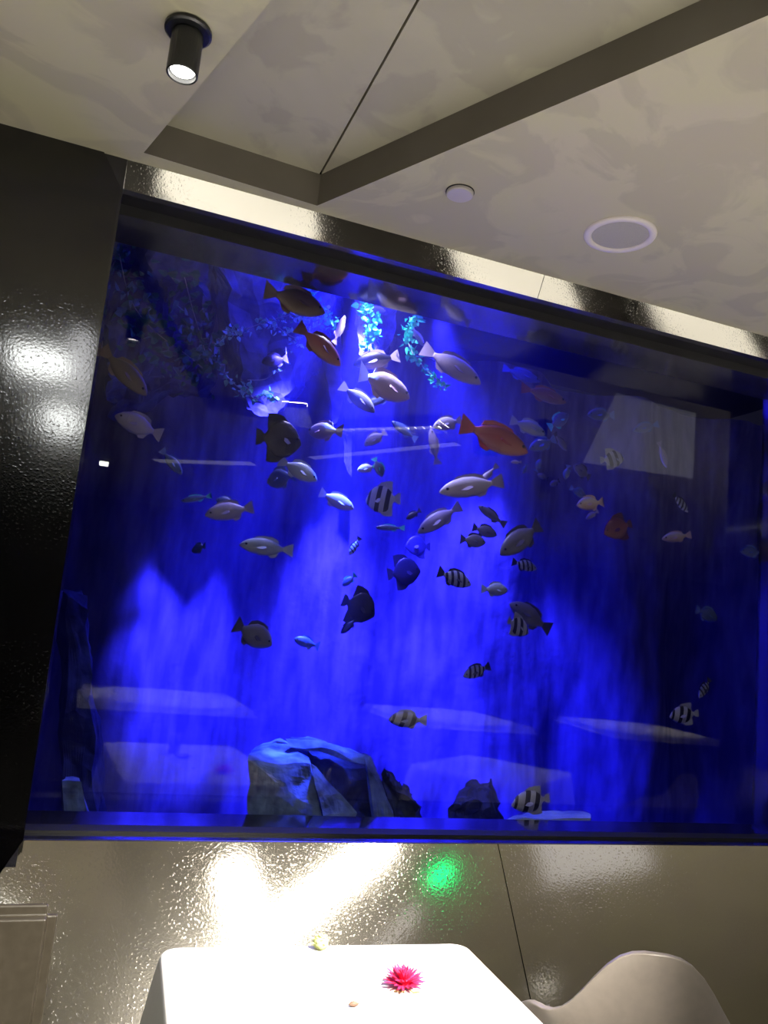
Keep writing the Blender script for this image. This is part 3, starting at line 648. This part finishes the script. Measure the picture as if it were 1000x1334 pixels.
def bar_light(a, b, w, label, m=LED, z=3.2):
    a = Vector((*a, z)); b = Vector((*b, z)); c = (a + b) / 2; d = b - a; ang = math.atan2(d.y, d.x)
    e = empty('linear_light', (c.x, c.y, z), ang); tag(e, label, 'lamp', 'linear ceiling lights')
    box('housing', (0, 0, .022), (d.length, w + .01, .03), FIXT, e); box('diffuser', (0, 0, .004), (d.length - .01, w, .008), m, e)
    for sd in (-1, 1): box('side_skirt', (0, sd * (w / 2 + .006), -.01), (d.length, .004, .055), FIXT, e)
    n = int(d.length / .065)
    for k in range(n + 1): box('louvre', (-d.length / 2 + d.length * k / n, 0, -.020), (.003, w, .036), FIXT, e)
    return e
bar_light((1.20, -1.76), (1.40, -2.28), .18, 'linear ceiling light behind the camera, left arm of the pair')
bar_light((1.62, -2.28), (2.30, -1.58), .19, 'linear ceiling light behind the camera, right arm of the pair')
def flush_panel(x, y, sx, sy, label, m):
    e = empty('flush_light', (x, y, ZC)); tag(e, label, 'lamp', 'flush ceiling light panels')
    box('frame', (0, 0, -.004), (sx + .03, sy + .03, .006), FIXT, e); box('diffuser', (0, 0, -.009), (sx, sy, .006), m, e)
SLOT = mat('dim_slot', (1, 1, 1), .4, emis=(.95, .9, .9), estr=1.3)
def slot(a, b, w, label):
    c = (Vector(a) + Vector(b)) / 2; d = Vector(b) - Vector(a); e = empty('slot_light', (c.x, c.y, ZC), math.atan2(d.y, d.x)); tag(e, label, 'lamp', 'dim slot lights')
    box('frame', (0, 0, -.003), (d.length + .03, w + .03, .005), FIXT, e); box('diffuser', (0, 0, -.007), (d.length, w, .006), SLOT, e)
slot((1.85, -3.72), (2.70, -2.2), .10, 'dim slot light in the ceiling behind the camera, right one')
slot((.5, -5.2), (1.43, -4.46), .16, 'dim slot light in the ceiling behind the camera, left one')
LEDA = mat('led_cool', (1, 1, 1), .4, emis=(.92, .94, .84), estr=32); LEDB = mat('led_soft', (1, 1, 1), .4, emis=(.9, .9, .85), estr=9)
flush_panel(-.52, -3.0, .36, .6, 'square flush ceiling light behind the camera at the far left', LEDA)
flush_panel(-.245, -3.0, .12, 1.7, 'long narrow flush ceiling light behind the camera', LEDB)
flush_panel(-.42, -4.8, .30, .9, 'narrow flush ceiling light far behind the camera, left one', LEDA)
flush_panel(-.02, -5.9, .10, .3, 'narrow flush ceiling light far behind the camera, right one', LEDA)
e = empty('ceiling_light_panel', (3.7, -1.1, ZC)); tag(e, 'pale lit ceiling panel beyond the right edge, seen mirrored in the glass', 'lamp')
pp = [(2.90, -.33), (3.55, -.37), (4.82, -1.85), (3.80, -2.01)]
slab('diffuser', [(x - 3.7, y + 1.1, -.004) for x, y in pp], (0, 0, -1), .012, SOFTPANEL, e)
e = empty('green_downlight', (2.80, -1.85, ZC)); tag(e, 'green glowing recessed downlight in the ceiling beyond the right edge', 'lamp')
bm = bmesh.new(); lathe(bm, [(.105, 0), (.115, 0), (.115, -.13), (.105, -.13), (.105, 0)], 28, cap=False); bmobj('housing', bm, FIXT, e)
bm = bmesh.new(); lathe(bm, [(.10, -.02), (.10, -.03)], 28); bmobj('lens', bm, GREEN, e)

# ------------------------------------------------------------------ tables
def table(cx, cy, wx, wy, rz, label, clabel, seed, hem=.28):
    rnd = random.Random(seed)
    t = empty('dining_table', (cx, cy, 0), rz); tag(t, label, 'table', 'dining tables')
    box('tabletop', (0, 0, .725), (wx - .03, wy - .03, .03), WOOD, t, .006)
    for sx in (-1, 1):
        for sy in (-1, 1):
            bm = bmesh.new(); lathe(bm, [(.028, 0), (.022, .01), (.028, .71)], 12, c=(sx * (wx / 2 - .10), sy * (wy / 2 - .10), 0)); bmobj('leg', bm, CHAIRLEG, t)
    # cloth: rounded rectangle top, skirt with folds
    per = []; r = .045; n = 6
    for qx, qy, a0 in ((1, 1, 0), (-1, 1, 90), (-1, -1, 180), (1, -1, 270)):
        for k in range(n + 1):
            a = R(a0 + 90 * k / n); per.append((qx * (wx / 2 - r) + r * math.cos(a), qy * (wy / 2 - r) + r * math.sin(a), a))
    dense = []
    for i, p in enumerate(per):
        q = per[(i + 1) % len(per)]; d = math.hypot(q[0] - p[0], q[1] - p[1]); m = max(1, int(d / .03))
        for k in range(m):
            f = k / m; dense.append((p[0] + (q[0] - p[0]) * f, p[1] + (q[1] - p[1]) * f))
    P = len(dense); vs = []; rows = [(-.04, .7545), (-.012, .7545), (-.003, .753), (.0025, .748), (.006, .735), (.012, .69), (.02, .6), (.03, .5), (.042, .38), (.05, .28)]
    for off, z in rows:
        if z < .7: z = .7 - (.7 - z) * (.7 - hem) / .42
        for i, (x, y) in enumerate(dense):
            a = dense[i - 1]; b = dense[(i + 1) % P]; tx, ty = b[0] - a[0], b[1] - a[1]; l = math.hypot(tx, ty); nx_, ny_ = ty / l, -tx / l
            drop = max(0, .74 - z) / .46
            cn = max(0, 1 - math.hypot(abs(x) - wx / 2, abs(y) - wy / 2) / .10)
            fold = math.sin(i * .62 + seed) * .5 + noise.noise((x * 7, y * 7, seed)) * .8
            o = off + drop * (fold * .028 + cn * .075)
            vs.append((x + nx_ * o, y + ny_ * o, z))
    fs = []
    for j in range(len(rows) - 1):
        for i in range(P): fs.append((j * P + i, (j + 1) * P + i, (j + 1) * P + (i + 1) % P, j * P + (i + 1) % P))
    fs.append(tuple(range(P)))
    c = mesh('tablecloth', vs, fs, CLOTH, None, True); c.location = (cx, cy, 0); c.rotation_euler = (0, 0, rz)
    md = c.modifiers.new('thick', 'SOLIDIFY'); md.thickness = .002; md.offset = 1
    tag(c, clabel, 'tablecloth', 'white tablecloths')
table(.715, -1.36, .86, 1.28, R(-3), 'dining table under the white cloth in the foreground', 'overlit white tablecloth on the foreground table', 1)
table(2.90, -1.55, .95, .85, R(-38), 'dining table turned at an angle beyond the right edge', 'white tablecloth on the turned table at right', 2)
table(.92, -5.2, 1.6, 1.7, R(0), 'dining table far behind the camera, left of three', 'white tablecloth on the left back table', 3, .69)
table(4.2, -5.2, 1.5, 1.6, R(0), 'dining table far behind the camera, middle of three', 'white tablecloth on the middle back table', 4, .69)
table(6.95, -5.2, 1.45, 1.7, R(8), 'dining table far behind the camera, right of three', 'white tablecloth on the right back table', 5, .69)
# things on the front table
PINK = noisy('pink_petal', (.70, .008, .07), (.85, .03, .14), 60, .6)
PINKD = mat('dark_pink_tip', (.45, .02, .16), .6)
fl = empty('flower', (.883, -1.005, .757)); tag(fl, 'spiky bright pink flower lying on the white tablecloth', 'flower')
bm = bmesh.new(); lathe(bm, [(.004, .004), (.012, .006), (.018, .014), (.015, .020), (.004, .024)], 14); bmobj('flower_head', bm, PINK, fl, True)
rnd = random.Random(5)
def petal_mesh():
    bm = bmesh.new(); pts = [(0, -.0022, 0), (.012, -.0036, .001), (.026, -.0028, .002), (.036, 0, .001), (.026, .0028, .002), (.012, .0036, .001), (0, .0022, 0)]
    a = [bm.verts.new(p) for p in pts]; b = [bm.verts.new((x, y, z + .0012)) for x, y, z in pts]
    bm.faces.new(a[::-1]); bm.faces.new(b)
    for i in range(7): bm.faces.new((a[i], a[(i + 1) % 7], b[(i + 1) % 7], b[i]))
    me = bpy.data.meshes.new('petal'); bm.to_mesh(me); bm.free(); return me
pm = petal_mesh(); pm.materials.append(PINK)
for ring, (cnt, el, rr, zz, sc_) in enumerate([(22, 8, .012, .008, 1.25), (20, 28, .011, .012, 1.15), (16, 50, .008, .016, .95), (9, 72, .004, .019, .8)]):
    for k in range(cnt):
        a = 2 * math.pi * (k + rnd.random() * .5) / cnt; o = link('petal', pm, None, fl)
        o.location = (rr * math.cos(a), rr * math.sin(a), zz); o.rotation_euler = (0, -R(el + rnd.uniform(-7, 7)), a); s = sc_ * rnd.uniform(.85, 1.15); o.scale = (s, 1.2, 1.2)
bm = bmesh.new(); tube(bm, [(-.035, -.024, .003), (-.012, -.03, .002), (0, -.012, .006)], .0016, 6); tube(bm, [(.0, -.012, .006), (.012, -.036, .002), (.030, -.034, .002)], .0016, 6)
bmobj('stalk', bm, mat('flower_stalk', (.40, .30, .12), .6), fl, True)
LIME = noisy('lime_petal', (.62, .68, .22), (.78, .82, .40), 40, .6)
lm = empty('chrysanthemum', (.737, -.752, .757)); tag(lm, 'small round yellow green flower at the far edge of the table', 'flower')
bm = bmesh.new(); bmesh.ops.create_icosphere(bm, subdivisions=3, radius=.021)
for v in bm.verts:
    v.co *= 1 + .16 * noise.noise(v.co * 160); v.co.z = v.co.z * .85 + .017
bmobj('flower_head', bm, LIME, lm, True)
lpm = petal_mesh(); lpm.materials.append(LIME)
for k in range(26):
    a = 2.4 * k; el = 80 - k * 3.2; o = link('petal', lpm, None, lm); o.location = (.012 * math.cos(a) * math.cos(R(el)), .012 * math.sin(a) * math.cos(R(el)), .016 + .010 * math.sin(R(el)))
    o.rotation_euler = (0, -R(el), a); o.scale = (.42, 1.5, 1.2)
bd = empty('dried_bud', (.723, -1.091, .757)); tag(bd, 'tiny brown dried bud lying at the front of the table', 'bud')
bm = bmesh.new(); lathe(bm, [(.001, -.013), (.005, -.008), (.0065, 0), (.004, .008), (.001, .012)], 10, c=(0, 0, .0065), ax=Matrix.Rotation(R(90), 3, 'Y')); bmobj('pod', bm, mat('bud_brown', (.16, .09, .06), .6), bd, True)
bm = bmesh.new(); tube(bm, [(.010, 0, .006), (.016, .003, .008), (.022, .002, .004)], .0014, 6); bmobj('stalk', bm, mat('bud_stalk', (.35, .25, .18), .6), bd, True)

tm = empty('tumbler', (.66, -1.62, .756)); tag(tm, 'drinking glass on the foreground tablecloth, seen mirrored in the aquarium glass', 'glass')
GL = mat('smoked_glass', (.10, .10, .11), .05, spec=.6)
bm = bmesh.new(); lathe(bm, [(.001, .0), (.030, .0), (.034, .004), (.038, .12), (.035, .12), (.031, .010), (.001, .010)], 20, cap=False); bmobj('glass_wall', bm, GL, tm, True)
ds = empty('dish', (.70, -1.46, .756)); tag(ds, 'small dark dish beside the drinking glass on the foreground table', 'dish')
bm = bmesh.new(); lathe(bm, [(.001, .0), (.030, .0), (.055, .016), (.052, .018), (.028, .004), (.001, .004)], 24, cap=False); bmobj('bowl', bm, GL, ds, True)

# ------------------------------------------------------------------ chairs
def smooth(a, b, x): x = max(0, min(1, (x - a) / (b - a))); return x * x * (3 - 2 * x)
def tub_chair(x, y, face, label):
    """moulded shell armchair; face = heading (rad) the sitter looks at"""
    e = empty('tub_chair', (x, y, 0), face); tag(e, label, 'chair', 'moulded tub chairs')
    vs = []; fs = []; nT, nV = 48, 10
    for i in range(nT + 1):
        th = R(-138 + 276 * i / nT); t = abs(th)
        top = .60 + .235 * math.exp(-(t / R(36)) ** 3) - .14 * smooth(R(62), R(120), t)
        for j in range(nV + 1):
            v = j / nV; r = .19 + .115 * (1 - (1 - v) ** 2.0) + .02 * v
            z = .42 + (top - .42) * v
            vs.append((-math.cos(th) * r * .92, -math.sin(th) * r * 1.02, z))
    for i in range(nT):
        for j in range(nV):
            a = i * (nV + 1) + j; fs.append((a, a + nV + 1, a + nV + 2, a + 1))
    o = mesh('shell', vs, fs, LEATHER, e, True)
    md = o.modifiers.new('thick', 'SOLIDIFY'); md.thickness = .022; md.offset = 0
    md = o.modifiers.new('round', 'BEVEL'); md.width = .008; md.segments = 3; md.limit_method = 'ANGLE'; md.angle_limit = R(50)
    bm = bmesh.new(); lathe(bm, [(.05, .40), (.19, .405), (.225, .425), (.225, .455), (.20, .475), (.05, .48)], 32); bmobj('seat', bm, LEATHER, e, True)
    for a in (45, 135, 225, 315):
        c, s = math.cos(R(a)), math.sin(R(a)); bm = bmesh.new(); tube(bm, [(.10 * c, .10 * s, .41), (.20 * c, .20 * s, .0)], [.016, .010], 10); bmobj('leg', bm, CHAIRLEG, e, True)
    return e
tub_chair(1.735, -.80, R(64), 'taupe moulded tub chair right of the foreground table')
tub_chair(4.05, -1.25, R(190), 'taupe moulded tub chair beyond the turned table')
def side_chair(x, y, face, label):
    e = empty('upholstered_chair', (x, y, 0), face); tag(e, label, 'chair')
    def pad(nm, c, s, b):
        o = box(nm, c, s, LEATHER2, e, b); bv = o.modifiers.new('round', 'BEVEL'); bv.width = .006; bv.segments = 3
        for p in o.data.polygons: p.use_smooth = True
        o.modifiers.new('n', 'WEIGHTED_NORMAL'); return o
    pad('backrest', (-.23, 0, .615), (.075, .56, .36), .028); pad('seat', (.04, 0, .42), (.46, .50, .09), .028)
    for sx in (-.07, .23):
        for sy in (-1, 1):
            bm = bmesh.new(); lathe(bm, [(.012, 0), (.017, .38)], 10, c=(sx, sy * .21, 0)); bmobj('leg', bm, CHAIRLEG, e)
    return e
side_chair(-.225, -.70, R(-90), 'dull brown upholstered chair back at the left edge, left of the table')
